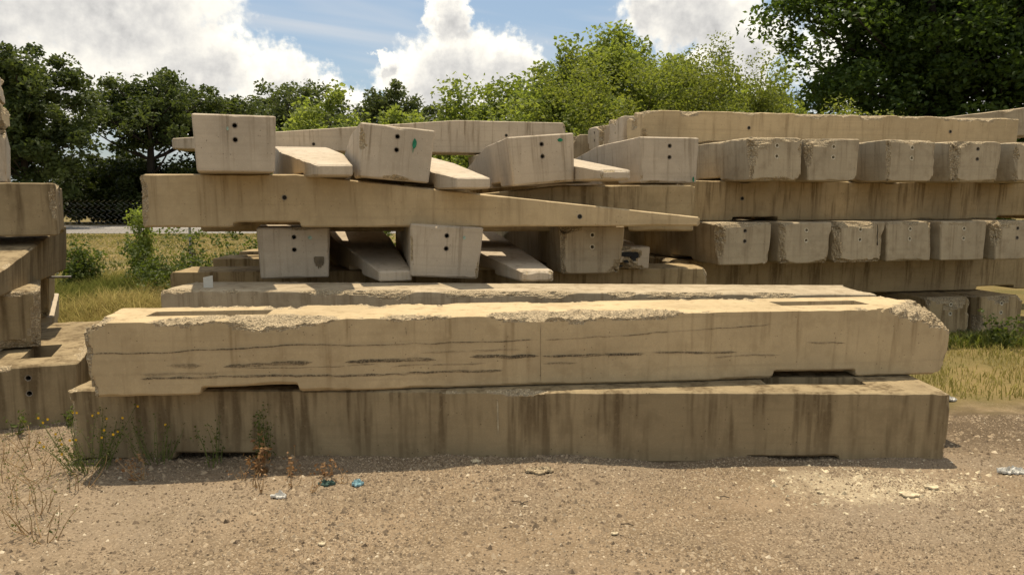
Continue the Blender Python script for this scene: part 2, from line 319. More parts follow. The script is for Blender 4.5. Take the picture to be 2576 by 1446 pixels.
# ------------------------------------------------------------------ barriers
WT, WB = .71, .66
def grid_lines(L, extra, d):
    s = set(np.round(np.linspace(0, L, max(2, int(L / d))), 4)) | set(np.round(extra, 4)); s = sorted(v for v in s if -1e-6 <= v <= L + 1e-6)
    out = [s[0]]
    for v in s[1:]:
        if v - out[-1] > .0015: out.append(v)
    out[-1] = L; return np.array(out)
def barrier(name, label, loc, yaw, L=6.096, h=.508, prof=None, roll=0., pitch=0., mat=None, seed=1, dx=.06, pockets=True, slots=False,
            chip=.0, chip_tf=None, chip_tb=None, end=.02, end0=None, end1=None, holes=True, side_holes=(), sleeve=None, base=.016, anchor='corner', pit=.05,
            tf_k=(1.5, .7), rough=1., group='concrete barriers stacked in the yard', wt=WT, wb=WB, plan=None, corners=()):
    """One precast barrier: x along its length, y across, z up. Edges are chamfered and broken by noise; forklift pockets are cut in the underside."""
    if prof is None: prof = lambda x: np.full(np.shape(x), h)
    ex = [0, .008, .02, .035, .055, .08, .11, .15, .2]; ex = ex + [L - e for e in ex]
    pk = [(.73, 1.37), (L - 1.37, L - .73)] if pockets is True else (pockets or [])
    for a, b in pk: ex += [a - .05, a - .004, a + .004, b - .004, b + .004, b + .05]
    sl = ([(.33, 1.13), (4.92, 5.62)] if slots is True else (slots or []))
    for a, b in sl: ex += [a - .006, a + .002, b - .002, b + .006]
    RH = .021; cs = RH * np.array([-1.06, -.94, -.55, 0., .55, .94, 1.06])
    xs = grid_lines(L, ex, dx)
    el = np.array([0, .006, .014, .024, .036, .052, .075, .105, .15, .21]) ; el2 = el[:8]
    ya = list(-wt / 2 + el) + list(wt / 2 - el2) + [0]
    if holes: ya += list(cs)
    if sl: ya += [-.112, -.104, .104, .112]
    za = list(el[:9]) + list(h - el)
    zh = (.285, .41)
    if holes:
        for z in zh: za += list(z + cs)
    A = grid_lines(wt, np.array(ya) + wt / 2, .09) - wt / 2; B = grid_lines(h, za, .07) / h
    nx, na, nb = len(xs), len(A), len(B)
    surf = np.zeros((nx, na, nb), bool); surf[[0, -1]] = 1; surf[:, [0, -1]] = 1; surf[:, :, [0, -1]] = 1
    ids = np.full(surf.shape, -1); I, J, K = np.nonzero(surf); ids[I, J, K] = np.arange(len(I))
    x = xs[I].copy(); b = B[K]; a = A[J]
    H = prof(x); zb = np.zeros_like(x)
    for p0, p1 in pk: zb = np.maximum(zb, pit * np.clip(np.minimum((x - p0) / .012 + .5, (p1 - x) / .012 + .5), 0, 1))
    zb = np.minimum(zb, H * .45)
    z = zb + b * (H - zb); wid = (wb + (wt - wb) * z / .508) / wt * (plan(x) if plan else 1.); y = a * wid
    rs = np.random.default_rng(seed); so = seed * 7.31
    df = y + wt / 2 * wid; dk = wt / 2 * wid - y; dt = H - z; db = z - zb; d0 = x.copy(); d1 = L - x
    P = np.stack([x + so, y, z], -1); n1 = fbm(P * 3.1, seed, 3); n2 = fbm(P * 16., seed + 50, 4); n3 = fbm(P * 45., seed + 90, 3)
    broke = np.zeros(len(x)); off = np.zeros((len(x), 3))
    def cut(dp, dq, npv, nqv, amp, k=(1, 1), th=.5):
        nonlocal broke
        am = amp * np.clip((n1 - th) * 4.5 + .12, 0, 1.3) * (.55 + .9 * n2)
        c = base * (.6 + .5 * n2) + am
        e = dp * k[0] + dq * k[1]; s = np.clip(c - e, 0, None) / (k[0] ** 2 + k[1] ** 2); inside = s > 0
        s = s + np.where(inside & (am > .02), (n3 - .5) * .022 * rough * np.clip(am / .03, 0, 1), 0)
        off[:] += s[:, None] * (k[0] * np.array(npv) + k[1] * np.array(nqv)); broke = np.maximum(broke, np.where(inside, np.clip(am / .03, 0, 2), 0) * (c - e > .002))
    ct = np.interp(x, *chip_tf) if chip_tf else chip; cb = np.interp(x, *chip_tb) if chip_tb else chip
    e0 = end if end0 is None else end0; e1 = end if end1 is None else end1
    cut(dt, df, (0, 0, -1), (0, 1, 0), ct, tf_k, .42 if chip_tf else .5); cut(dt, dk, (0, 0, -1), (0, -1, 0), cb, tf_k)
    cut(db, df, (0, 0, 1), (0, 1, 0), chip * .4); cut(db, dk, (0, 0, 1), (0, -1, 0), chip * .4)
    for d_, nv, e_ in ((d0, (1, 0, 0), e0), (d1, (-1, 0, 0), e1)):
        cut(dt, d_, (0, 0, -1), nv, e_ * 1.8, (1, .8), .5); cut(db, d_, (0, 0, 1), nv, e_, (1, 1), .5)
        cut(df, d_, (0, 1, 0), nv, e_ * 1.4, (1, 1), .48); cut(dk, d_, (0, -1, 0), nv, e_ * 1.4, (1, 1), .48)
    for en, kz, ke, kf, c0 in corners:                      # whole corners knocked off: end 0/1, kz > 0 from the top, kz < 0 from the foot
        dz_ = dt if kz > 0 else db; de_ = d1 if en else d0; kz_ = abs(kz); q = kz_ ** 2 + ke ** 2 + kf ** 2
        c = c0 * (.75 + .5 * n1) * (.8 + .4 * n2); s_c = np.clip(c - (dz_ * kz_ + de_ * ke + df * kf), 0, None) / q
        nz = np.array([0, 0, -1. if kz > 0 else 1.]) * kz_ + np.array([-1. if en else 1., 0, 0]) * ke + np.array([0, 1., 0]) * kf
        off += (s_c + np.where(s_c > 0, (n3 - .5) * .03 + (n2 - .5) * .03, 0))[:, None] * nz; broke = np.maximum(broke, np.where(s_c > .004, 1.5, 0))
    X = np.stack([x, y, z], -1) + off
    X += ((n1 - .5) * .006)[:, None] * np.array([0, 1, .6])
    # slots in the top face
    for s0, s1 in sl:
        m = (K == nb - 1) & (x > s0) & (x < s1) & (np.abs(a) < .107); X[m, 2] -= .36
    hd = []
    if holes:
        for e_i, sg in ((0, 1), (nx - 1, -1)):
            for zz in zh:
                if prof(np.array([xs[e_i]]))[0] < .45: continue
                r = np.hypot(a * wid, z - zz); m = (I == e_i) & (r < RH); X[m, 0] += sg * .22
                hd.append(('end', xs[e_i] + sg * off[(I == e_i)][np.argmin(r[I == e_i])][0], 0., zz, -sg))
    for (sx, sz) in side_holes:
        hd.append(('side', sx, -(wb + (wt - wb) * sz / .508) / 2, sz, -1))
    def quads(ia, ib, ic, idd): return np.stack([ia, ib, ic, idd], -1).reshape(-1, 4)
    F = []
    s_ = ids[:, 0, :]; F.append(quads(s_[:-1, :-1], s_[1:, :-1], s_[1:, 1:], s_[:-1, 1:]))
    s_ = ids[:, -1, :]; F.append(quads(s_[:-1, :-1], s_[:-1, 1:], s_[1:, 1:], s_[1:, :-1]))
    s_ = ids[:, :, -1]; F.append(quads(s_[:-1, :-1], s_[1:, :-1], s_[1:, 1:], s_[:-1, 1:]))
    s_ = ids[:, :, 0]; F.append(quads(s_[:-1, :-1], s_[:-1, 1:], s_[1:, 1:], s_[1:, :-1]))
    s_ = ids[0]; F.append(quads(s_[:-1, :-1], s_[:-1, 1:], s_[1:, 1:], s_[1:, :-1]))
    s_ = ids[-1]; F.append(quads(s_[:-1, :-1], s_[1:, :-1], s_[1:, 1:], s_[:-1, 1:]))
    F = np.concatenate(F); mi = (broke[F].mean(1) > .45).astype(int)
    me = mesh_np(name, X, F, [mat or M_TAN, M_BROKEN], mi)
    c_, s2_ = math.cos(yaw), math.sin(yaw)
    lx, ly, lz = loc
    if anchor == 'corner': lx, ly = lx - s2_ * wt / 2, ly + c_ * wt / 2
    ob = link(name, me, None, (lx, ly, lz), (roll, pitch, yaw), label=label, category='concrete barrier', group=group)
    ob['seed'] = seed
    for kind, hx, hy, hz, sg in hd:
        sm = SLEEVE_P if sleeve == 'pale' else SLEEVE_D
        c = link('pipe_sleeve', sm, ob, (hx, hy, hz), (0, 0, 0 if kind == 'end' else R(90)))
        if kind == 'end': c.rotation_euler = (0, 0, R(180) if sg < 0 else 0)
        else: c.data = SLEEVE_SIDE; c.rotation_euler = (0, 0, R(-90))
    return ob
def sleeve_mesh(name, mat, ro, ri):
    th = np.linspace(0, 2 * np.pi, 14, endpoint=False); rings = [(ri, -.12), (ri, .002), (ro, .003), (ro, -.012)]
    V = np.concatenate([np.stack([np.full(14, xx), r * np.cos(th), r * np.sin(th)], -1) for r, xx in rings]); F = []
    for k in range(3):
        for i in range(14): j = (i + 1) % 14; F.append((k * 14 + i, k * 14 + j, k * 14 + 14 + j, k * 14 + 14 + i))
    return mesh_np(name, V, F, [mat])
SLEEVE_P = sleeve_mesh('sleeve_pale', M_SLEEVE, .0295, .0185); SLEEVE_D = sleeve_mesh('sleeve_dark', M_SLEEVE_D, .0255, .0195)
th_ = np.linspace(0, 2 * np.pi, 14, endpoint=False)
SLEEVE_SIDE = mesh_np('sleeve_side', np.concatenate([np.stack([np.full(14, xx), r * np.cos(th_), r * np.sin(th_)], -1) for r, xx in ((.0265, -.01), (.0265, .007), (.0205, .006), (.0205, .0035), (.0004, .0035))]),
    [(k * 14 + i, k * 14 + (i + 1) % 14, k * 14 + 14 + (i + 1) % 14, k * 14 + 14 + i) for k in range(4) for i in range(14)], [M_SLEEVE_D, M_RECESS], [0] * 42 + [1] * 14)  # flat disc closes the ring, its dark colour painted as a hole's shade
def taper(L, tall=.508, thin=.1, flat=.27, rev=False):
    def f(x):
        u = np.asarray(x, float) / L; u = 1 - u if rev else u
        return tall + (thin - tall) * np.clip((u - flat) / (1 - flat), 0, 1)
    return f
def narrow(L, rev=False):        # the thin end is also narrower in plan
    return lambda x: .48 + .52 * np.clip((x if rev else L - x) / 2.2, 0, 1)
def perp(name, label, x, y, z, yl, **kw):      # axis runs away from the viewer, turned yl degrees to the left; (x, y, z) is the middle of the near end's foot
    return barrier(name, label, (x, y, z), R(90 + yl), anchor='center', **kw)

# -- front stack
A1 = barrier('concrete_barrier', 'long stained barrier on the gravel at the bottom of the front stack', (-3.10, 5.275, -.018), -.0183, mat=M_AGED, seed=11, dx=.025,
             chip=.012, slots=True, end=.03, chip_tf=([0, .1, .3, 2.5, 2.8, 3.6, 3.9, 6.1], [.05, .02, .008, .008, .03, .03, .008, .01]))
a2x = [0, .1, .3, .9, 1.4, 1.7, 2.4, 2.7, 3.0, 3.5, 3.9, 4.1, 5.0, 5.2, 5.45, 5.8, 6.1]; a2c = [.15, .12, .09, .12, .16, .07, .03, .07, .10, .12, .11, .02, .012, .02, .05, .22, .40]
A2 = barrier('concrete_barrier', 'long scuffed barrier with broken top edge on top of the front stack', (.2517 - 3.085 * math.cos(.1174), 5.3491 - 3.085 * math.sin(.1174), .496), .1174, L=6.13,
             mat=M_FRONT, seed=23, dx=.022, chip=.02, slots=True, end=.06, end1=.12, corners=[(1, 1, .33, .5, .21), (0, 1, .9, .9, .11), (1, -1, 1., .0, .11)], tf_k=(2.7, .6), chip_tf=(a2x, [c * .92 for c in a2c]), chip_tb=([0, 1, 3, 5, 6.1], [.03, .09, .08, .05, .1]))
A4 = barrier('concrete_barrier', 'barrier on the ground hidden directly behind the front stack', (-3.13, 6.80, -.01), -.045, mat=M_STAIN, seed=31, dx=.12)
A3 = barrier('concrete_barrier', 'barrier just behind the front stack with a white card standing on it', (-3.11, 6.793, .503), -.052, L=6.19, mat=M_DIRTY, seed=37, dx=.035,
             chip=.03, end=.09, chip_tf=([0, .3, .6, 1.8, 2.2, 2.6, 3.2, 4.2, 6.1], [.10, .03, .04, .03, .09, .04, .08, .05, .03]), tf_k=(1.6, 1.))
# -- middle stack: base beams
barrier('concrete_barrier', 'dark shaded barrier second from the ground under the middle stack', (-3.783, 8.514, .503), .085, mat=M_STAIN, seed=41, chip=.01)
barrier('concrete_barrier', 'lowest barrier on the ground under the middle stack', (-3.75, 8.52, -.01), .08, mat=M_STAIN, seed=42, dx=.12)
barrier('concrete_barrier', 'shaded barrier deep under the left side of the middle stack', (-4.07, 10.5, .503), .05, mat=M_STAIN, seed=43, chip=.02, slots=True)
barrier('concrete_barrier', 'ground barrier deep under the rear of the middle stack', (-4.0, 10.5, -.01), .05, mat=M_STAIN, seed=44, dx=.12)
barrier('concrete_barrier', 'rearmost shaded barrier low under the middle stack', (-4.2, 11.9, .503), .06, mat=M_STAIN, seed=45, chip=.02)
# -- middle stack: lower row seen end on
TL = 5.45
tall = taper(TL); thin = taper(TL, rev=True); PT, PN = narrow(TL), narrow(TL, True)
kw = dict(L=TL, dx=.09, mat=M_PALE, chip=.008, end=.012)
B1 = perp('tapered_barrier', 'squared barrier end with a dark damp patch, leftmost of the lower row', -2.17, 7.72, 1.02, 16, prof=tall, plan=PT, seed=51, **kw)
perp('tapered_barrier', 'sloping thin barrier end between the two left squared ends of the lower row', -1.12, 7.42, 1.02, 19, prof=thin, plan=PN, seed=52, **kw)
B3 = perp('tapered_barrier', 'tilted squared barrier end, second from the left in the lower row', -.655, 7.50, 1.045, 11, prof=tall, plan=PT, roll=R(3.5), seed=53, **kw)
perp('tapered_barrier', 'sunlit sloping thin barrier end in the middle of the lower row', .255, 7.38, 1.02, 18, prof=thin, plan=PN, seed=54, **kw)
perp('tapered_barrier', 'blotchy grey barrier end with pale rings under the long tapered beam', .85, 8.2, 1.02, 10, prof=tall, plan=PT, seed=55, **{**kw, 'mat': M_DIRTY, 'end': .05, 'sleeve': 'pale'})
NOSE = perp('tapered_barrier', 'low rounded barrier nose with black and white peeling paint', 1.24, 8.72, 1.02, 14, prof=taper(TL, thin=.25, rev=True), seed=56, **{**kw, 'end0': .16, 'mat': M_PALE})
# -- middle stack: long beams across
barrier('tapered_barrier', 'long tapered beam across the middle stack, thin end pointing right', (-3.545, 7.42, 1.535), .055, L=5.48, prof=taper(5.48, thin=.09), plan=narrow(5.48), mat=M_TAN, seed=61, dx=.05,
        chip=.010, end=.03, end1=.05, side_holes=[(1.36, .285), (4.22, .1)], pockets=[(.86, 1.5)])
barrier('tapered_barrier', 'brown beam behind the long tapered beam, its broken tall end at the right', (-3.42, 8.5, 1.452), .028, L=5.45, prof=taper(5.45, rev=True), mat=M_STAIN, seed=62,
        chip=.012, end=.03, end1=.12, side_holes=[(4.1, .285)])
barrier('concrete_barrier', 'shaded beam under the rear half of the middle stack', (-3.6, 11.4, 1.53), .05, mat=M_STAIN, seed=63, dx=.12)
# -- middle stack: upper row seen end on
U1 = perp('tapered_barrier', 'pale squared barrier end highest on the left of the middle stack', -2.47, 7.02, 2.045, 20.5, prof=tall, plan=PT, seed=71, **kw)
perp('tapered_barrier', 'sunlit thin barrier tongue right of the highest squared end', -1.58, 6.98, 2.01, 19, prof=thin, plan=PN, seed=72, **kw)
U2 = perp('tapered_barrier', 'tilted barrier end with a broken top corner and dark green paint blot', -1.12, 7.45, 1.985, 15, prof=tall, plan=PT, roll=R(5), seed=73, **{**kw, 'end': .03})
perp('tapered_barrier', 'sunlit thin barrier tongue lowest on the slope of the tapered beam', -.35, 7.06, 1.90, 17, prof=thin, plan=PN, seed=74, **kw)
U3 = perp('tapered_barrier', 'barrier end tilted to the left with a small bright green paint dab', .34, 8.2, 1.965, 11, prof=tall, plan=PT, roll=R(-4.5), seed=75, **kw)
perp('tapered_barrier', 'sunlit thin barrier tongue between the right two ends of the upper middle row', 1.03, 7.75, 1.995, 15, prof=thin, plan=PN, seed=76, **kw)
U4 = perp('tapered_barrier', 'pale grey barrier end at the right of the upper middle row', 1.755, 8.75, 1.985, 12, prof=tall, plan=PT, seed=77, **kw)
barrier('tapered_barrier', 'long tapered beam lying on top at the back of the middle stack', (-4.95, 11.44, 2.54), .237, L=6.0, prof=taper(6., thin=.15, flat=.3, rev=True), mat=M_PALE, seed=78, dx=.06,
        chip=.006, side_holes=[(2.0, .1), (5.0, .285)], pockets=False)
# -- right stack
LC = [[(0, -1, .6, .25, .05)], [], [(0, -1, .8, .0, .04)], [], [], []]; UC = [[(0, -1, .5, 1., .10)], [(0, -1, .5, .8, .10)], [(0, -1, .6, .8, .08)], [], []]
rk = dict(L=6.096, dx=.09, mat=M_DIRTY, chip=.04, end=.042, sleeve='pale')
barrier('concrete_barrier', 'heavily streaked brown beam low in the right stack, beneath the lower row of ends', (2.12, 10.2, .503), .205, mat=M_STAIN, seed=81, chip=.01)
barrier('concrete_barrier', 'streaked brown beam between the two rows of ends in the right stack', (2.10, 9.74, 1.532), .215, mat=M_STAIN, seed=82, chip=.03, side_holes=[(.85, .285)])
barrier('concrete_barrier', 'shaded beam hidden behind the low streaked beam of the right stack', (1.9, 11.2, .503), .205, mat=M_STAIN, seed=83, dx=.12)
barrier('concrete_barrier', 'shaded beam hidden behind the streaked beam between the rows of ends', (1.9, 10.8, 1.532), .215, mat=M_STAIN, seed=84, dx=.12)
LOWER = []
for i, (x, y, lab, sl) in enumerate([
        (2.80, 9.33, 'leftmost end of the lower right row, top corner broken and sunlit', 'dark'), (3.61, 9.52, 'second end from the left in the lower right row', 'pale'),
        (4.36, 9.72, 'lower right row end third from the left, cracked down its right edge', 'pale'), (5.09, 9.93, 'lower right row end fourth from the left, close against its neighbour', 'pale'),
        (5.86, 10.07, 'squarish pale end fifth from the left in the lower right row', 'pale'), (6.64, 10.2, 'brown end cut by the right picture edge in the lower right row', 'dark')]):
    LOWER.append(perp('concrete_barrier', lab, x, y, 1.02, 12.5 + i % 2, seed=90 + i, corners=LC[i], **{**rk, 'sleeve': sl}))
for i, (x, y, lab, sl) in enumerate([
        (3.13, 9.28, 'leftmost end of the upper right row, its whole left side visible', 'pale'), (3.88, 9.48, 'upper right row end second from the left, rounded lower corners', 'pale'),
        (4.93, 9.68, 'upper right row end in the middle, rubble along its broken top', 'pale'), (5.87, 9.9, 'upper right row end second from the picture edge, with dark holes', 'dark'),
        (6.78, 10.1, 'upper right row end cut off by the right picture edge', 'dark')]):
    perp('concrete_barrier', lab, x, y, 2.045 - .02, 13 - i % 2, seed=100 + i, corners=UC[i], **{**rk, 'sleeve': sl})
for i, (x, y, lab) in enumerate([(5.95, 10.42, 'rounded end on the grass at the foot of the right stack, nearer the middle'), (6.72, 10.55, 'rounded end on the grass at the foot of the right stack, at the picture edge')]):
    perp('concrete_barrier', lab, x, y, -.02, 13, seed=110 + i, corners=[(0, 1, .7, .7, .1)], **{**rk, 'end': .06, 'mat': M_STAIN})
barrier('concrete_barrier', 'long chipped beam on top of the right stack', (1.83, 11.0, 2.54), .19, mat=M_TAN, seed=121, dx=.045, chip=.06, end=.09, side_holes=[(1.6, .285), (4.9, .285)], sleeve='pale',
        chip_tf=([0, 1, 2, 3, 4, 6.1], [.12, .08, .04, .08, .05, .06]))
barrier('concrete_barrier', 'second top beam of the right stack, its pale left end showing', (1.68, 11.88, 2.55), .225, mat=M_PALE, seed=122, chip=.06, end=.08, sleeve='pale')
barrier('concrete_barrier', 'third top beam of the right stack, narrow rounded end showing', (1.45, 12.75, 2.50), .225, mat=M_PALE, seed=123, chip=.06, end=.12)
barrier('concrete_barrier', 'rough rubble covered beam farthest back on the right stack', (1.05, 13.6, 2.42), .225, mat=M_DIRTY, seed=124, chip=.16, end=.15)
barrier('concrete_barrier', 'tilted beam rising at the far right top of the right stack', (7.25, 13.4, 2.67), .02, pitch=R(-7), mat=M_DIRTY, seed=125, chip=.08, end=.12)
# -- left stack
perp('concrete_barrier', 'low barrier at the left edge on the gravel with two dark bolt holes', -3.85, 6.05, -.02, 22, L=2.45, mat=M_AGED, seed=131, chip=.03, end=.03, slots=[(.35, .95)], pockets=False, dx=.05)
perp('concrete_barrier', 'upright looking barrier end resting on the low left barrier', -4.46, 6.60, .505, 31, L=1.9, mat=M_AGED, seed=132, chip=.05, end=.05, pockets=False, holes=False)
perp('concrete_barrier', 'shaded barrier end behind the upright looking one in the left stack', -5.46, 8.4, .50, 29, L=2.5, mat=M_STAIN, seed=133, end=.03, holes=False)
perp('concrete_barrier', 'pale barrier foot standing in the grass behind the left stack', -5.52, 8.55, -.02, 29, L=2.5, mat=M_PALE, seed=134, end=.03, holes=False)
perp('tapered_barrier', 'sloping barrier with sunlit top in the middle of the left stack', -4.25, 5.40, .995, 19.5, L=3.65, prof=taper(3.65, flat=.08, rev=True), mat=M_AGED, seed=135, chip=.012, pockets=False, holes=False,
     slots=[(1.0, 1.45)], dx=.05)
barrier('concrete_barrier', 'long flat faced beam in the left stack, its right end showing', (-4.42 - 6.096 * math.cos(.43), 7.55 - 6.096 * math.sin(.43), 1.452), .43, mat=M_AGED, seed=136, chip=.012, end=.03)
perp('concrete_barrier', 'pale barrier end on the flat faced beam at the left picture edge', -5.19, 7.42, 1.965, 32, L=3., mat=M_PALE, seed=137, end=.05, holes=False)
barrier('concrete_barrier', 'slim sunlit barrier nose near the top of the left stack', (-4.84 - 3.02 * math.cos(.43), 7.45 - 3.02 * math.sin(.43), 2.485), .43, L=3.02, h=.24, mat=M_TAN, seed=138, end=.06, pockets=False, holes=False)
barrier('concrete_barrier', 'rounded topmost barrier nose of the left stack', (-4.88 - 3.0 * math.cos(.43), 7.45 - 3.0 * math.sin(.43), 2.735), .43, L=3.0, h=.30, mat=M_PALE, seed=139, end=.2, base=.04, pockets=False, holes=False)

# ------------------------------------------------------------------ marks on the concrete
def ribbon(name, parent, pts, half, yoff, fade=1., mat=None, seed=0, jag=.35):
    pts = np.array(pts, float); d = np.r_[0, np.cumsum(np.hypot(*np.diff(pts, axis=0).T))]; s = np.arange(0, d[-1], .015); s = np.r_[s, d[-1]]
    x = np.interp(s, d, pts[:, 0]); z = np.interp(s, d, pts[:, 1]); q = np.stack([s * 9 + seed * 3.7, 0 * s, 0 * s], -1)
    z = z + (fbm(q, seed, 3) - .5) * .014; w = half * (1 + jag * 2 * (fbm(q * 2.3, seed + 5, 3) - .5)) * np.clip(np.minimum(s, d[-1] - s) / .05, .15, 1)
    tan = np.stack([np.gradient(x), np.gradient(z)], -1); tan /= np.linalg.norm(tan, axis=1)[:, None]; nx_, nz_ = -tan[:, 1], tan[:, 0]
    def Y(zz): return -(WB + (WT - WB) * zz / .508) / 2 - yoff
    V = []
    for sg in (1, 0, -1):
        zz = z + sg * w * nz_; V.append(np.stack([x + sg * w * nx_, Y(zz), zz], -1))
    n = len(s); V = np.concatenate(V); i = np.arange(n - 1); F = np.concatenate([np.stack([k * n + i, (k + 1) * n + i, (k + 1) * n + i + 1, k * n + i + 1], -1) for k in (0, 1)])
    m = mat or M_SCUFF
    return link(name, mesh_np(name, V, F, [m], attr={'fade': np.full(len(F), fade)}), parent)
for i, (pts, hw, fd) in enumerate([
        ([(.048, .302), (.446, .298), (1.057, .316), (1.37, .331), (1.632, .32), (2.277, .32), (2.634, .326), (3.024, .329)], .0042, .95),
        ([(3.066, .329), (3.392, .339), (3.97, .367), (4.501, .394), (4.726, .411)], .0042, .7),
        ([(.885, .188), (1.209, .204), (1.471, .206)], .013, .8), ([(1.683, .201), (2.004, .207), (2.303, .205)], .012, .95),
        ([(.349, .121), (.844, .119), (1.206, .123), (1.627, .106), (2.003, .11), (2.439, .118), (2.772, .118)], .0075, .95),
        ([(2.536, .217), (2.828, .215), (3.025, .217)], .011, 1.), ([(3.047, .21), (3.798, .213)], .009, 1.), ([(3.842, .215), (4.478, .206)], .007, .85),
        ([(.517, .208), (.745, .202)], .015, .45), ([(2.0, .163), (2.275, .172), (2.661, .17)], .005, .6), ([(1.0, .178), (1.5, .172), (1.9, .182)], .004, .6),
        ([(2.2, .253), (2.5, .26), (2.9, .262)], .006, .45), ([(3.05, .156), (3.3, .16)], .006, .6), ([(.35, .15), (.6, .148), (.85, .15)], .01, .35), ([(4.3, .17), (4.6, .185), (4.8, .18)], .006, .5),
        ([(2.10, .44), (2.105, .38)], .008, .7), ([(5.0, .27), (5.3, .262)], .006, .7)]):
    ribbon('scuff_mark', A2, pts, hw, .0055, fd * .85, seed=i)
M_CRACK = plain('crack_dark', (.13, .10, .06), .95)
ribbon('form_joint', A2, [(3.032, .445), (3.037, .02)], .0012, .005, mat=M_CRACK, seed=31)
M_LIMERUN = plain('lime_run', (.36, .31, .21), .95)
ribbon('lime_run', A1, [(3.0, .46), (3.005, .2)], .004, .005, mat=M_LIMERUN, seed=33)
def blot(parent, x, y, z, w, h_, mat, seed, name='paint_mark', roty=0):      # thin dried paint on the near end face (local x = 0)
    th = np.linspace(0, 2 * np.pi, 18, endpoint=False); r = .75 + .5 * fbm(np.stack([np.cos(th) * 1.6 + seed, np.sin(th) * 1.6, 0 * th], -1), seed, 3)
    V = np.concatenate([[[0, 0, 0]], np.stack([0 * th, w * r * np.cos(th), h_ * r * np.sin(th)], -1)]); F = [(0, 1 + (i + 1) % 18, 1 + i) for i in range(18)]
    return link(name, mesh_np(name, V, F, [mat]), parent, (x, y, z))
blot(U2, -.008, -.165, .36, .02, .045, M_GREEN, 3); blot(U2, -.009, -.155, .30, .004, .03, M_GREEN, 4); blot(U3, -.008, -.20, .44, .028, .018, M_GREEN, 5)
blot(B1, -.008, -.155, .405, .02, .018, M_MINT, 6); blot(B3, -.008, -.17, .40, .014, .018, M_MINT, 7); 
def sheet(name, parent, pts, mat, x=-.008):                 # thin flat mark on the near end face, outline given as (y, z)
    return link(name, mesh_np(name, [(0, *p) for p in pts], [tuple(range(len(pts)))[::-1]], [mat]), parent, (x, 0, 0))
sheet('damp_patch', B1, [(-.185, .205), (-.19, .15), (-.20, .145), (-.205, .115), (-.22, .12), (-.228, .085), (-.24, .11), (-.255, .10), (-.262, .125), (-.275, .12), (-.285, .15), (-.288, .205), (-.28, .212), (-.20, .214)], M_DARKPATCH)
blot(U1, -.008, .06, .38, .010, .016, M_MINT, 9); blot(U4, -.008, -.29, .04, .010, .03, M_GREEN, 10)
sheet('crack', LOWER[2], [(-.235, .47), (-.243, .40), (-.236, .33), (-.246, .27), (-.24, .22), (-.25, .21), (-.26, .215), (-.252, .27), (-.247, .33), (-.252, .40), (-.243, .47)], M_RECESS, -.004)
M_BLACK = plain('black_paint', (.012, .012, .012), .5)
for k, (yy, zz, w, h_) in enumerate([(.1, .16, .10, .03), (-.06, .17, .08, .03), (-.16, .14, .05, .05), (-.05, .09, .035, .018), (.2, .06, .05, .02), (.02, .04, .03, .012), (-.19, .07, .03, .03)]):
    blot(NOSE, -.006 + .012 * (abs(yy) > .12), yy, zz, w, h_, M_BLACK, 20 + k, 'peeling_paint')

# white card on the second barrier
V = np.array([(-.048, 0, 0), (.048, 0, 0), (.044, .012, .125), (-.052, .012, .105)]); V = np.concatenate([V, V + [0, .004, 0]])
cardF = [(0, 1, 2, 3), (7, 6, 5, 4), (0, 4, 5, 1), (1, 5, 6, 2), (2, 6, 7, 3), (3, 7, 4, 0)]
link('card', mesh_np('card', V, cardF, [M_WHITE]), None, (-2.74, 6.95, 1.012), (0, 0, .05), scale=.88, label='small white card standing upright on the barrier behind the front stack', category='card')
v, f = tubes([[(0, 0, 0), (.2, .02, 0), (.45, .03, .004)]], [.012], 10)
link('steel_rod', mesh_np('steel_rod', v, f, [M_STEEL]), None, (-5.12, 8.15, .985), (0, 0, 0), label='thin steel rod sticking out from the left stack over the grass', category='rod')

# ------------------------------------------------------------------ vegetation
def leaf_mat(name, dark, light, trans=.4, sun_tint=(1., 1., .55)):
    m, t = material(name); r = t.attr('rnd'); c = t.mix(r, dark, light)
    d = t.new('ShaderNodeBsdfPrincipled'); t.put(d.inputs['Base Color'], c); d.inputs['Roughness'].default_value = .55; d.inputs['Specular IOR Level'].default_value = .25
    tr = t.new('ShaderNodeBsdfTranslucent'); t.put(tr.inputs[0], t.vmath('MULTIPLY', c, tuple(1.5 * k for k in sun_tint)))
    mx = t.new('ShaderNodeMixShader'); mx.inputs[0].default_value = trans; t.l.new(d.outputs[0], mx.inputs[1]); t.l.new(tr.outputs[0], mx.inputs[2])
    o = t.new('ShaderNodeOutputMaterial'); t.l.new(mx.outputs[0], o.inputs[0]); return m
M_OAK = leaf_mat('oak_leaves', (.034, .052, .016), (.10, .125, .036), .4)
M_FAR = leaf_mat('hazed_far_leaves', (.052, .070, .026), (.12, .145, .052), .42)  # paler than the oak leaves: distance haze is put into the colour
M_UNDER = leaf_mat('shrub_leaves', (.020, .032, .008), (.060, .075, .018), .3)
M_LIME_L = leaf_mat('bright_leaves', (.115, .155, .028), (.25, .29, .075), .5)
M_FEATHER = leaf_mat('fine_olive_leaves', (.10, .125, .02), (.20, .225, .05), .5)
M_BIG = leaf_mat('big_tree_leaves', (.026, .050, .010), (.09, .135, .026), .45)
M_BUSH = leaf_mat('bush_leaves', (.040, .060, .010), (.12, .15, .035), .4)
M_BARK = plain('bark', (.07, .055, .04), .95, bumps=30.)
M_BARK_D = plain('dark_bark', (.035, .029, .022), .95, bumps=30.)
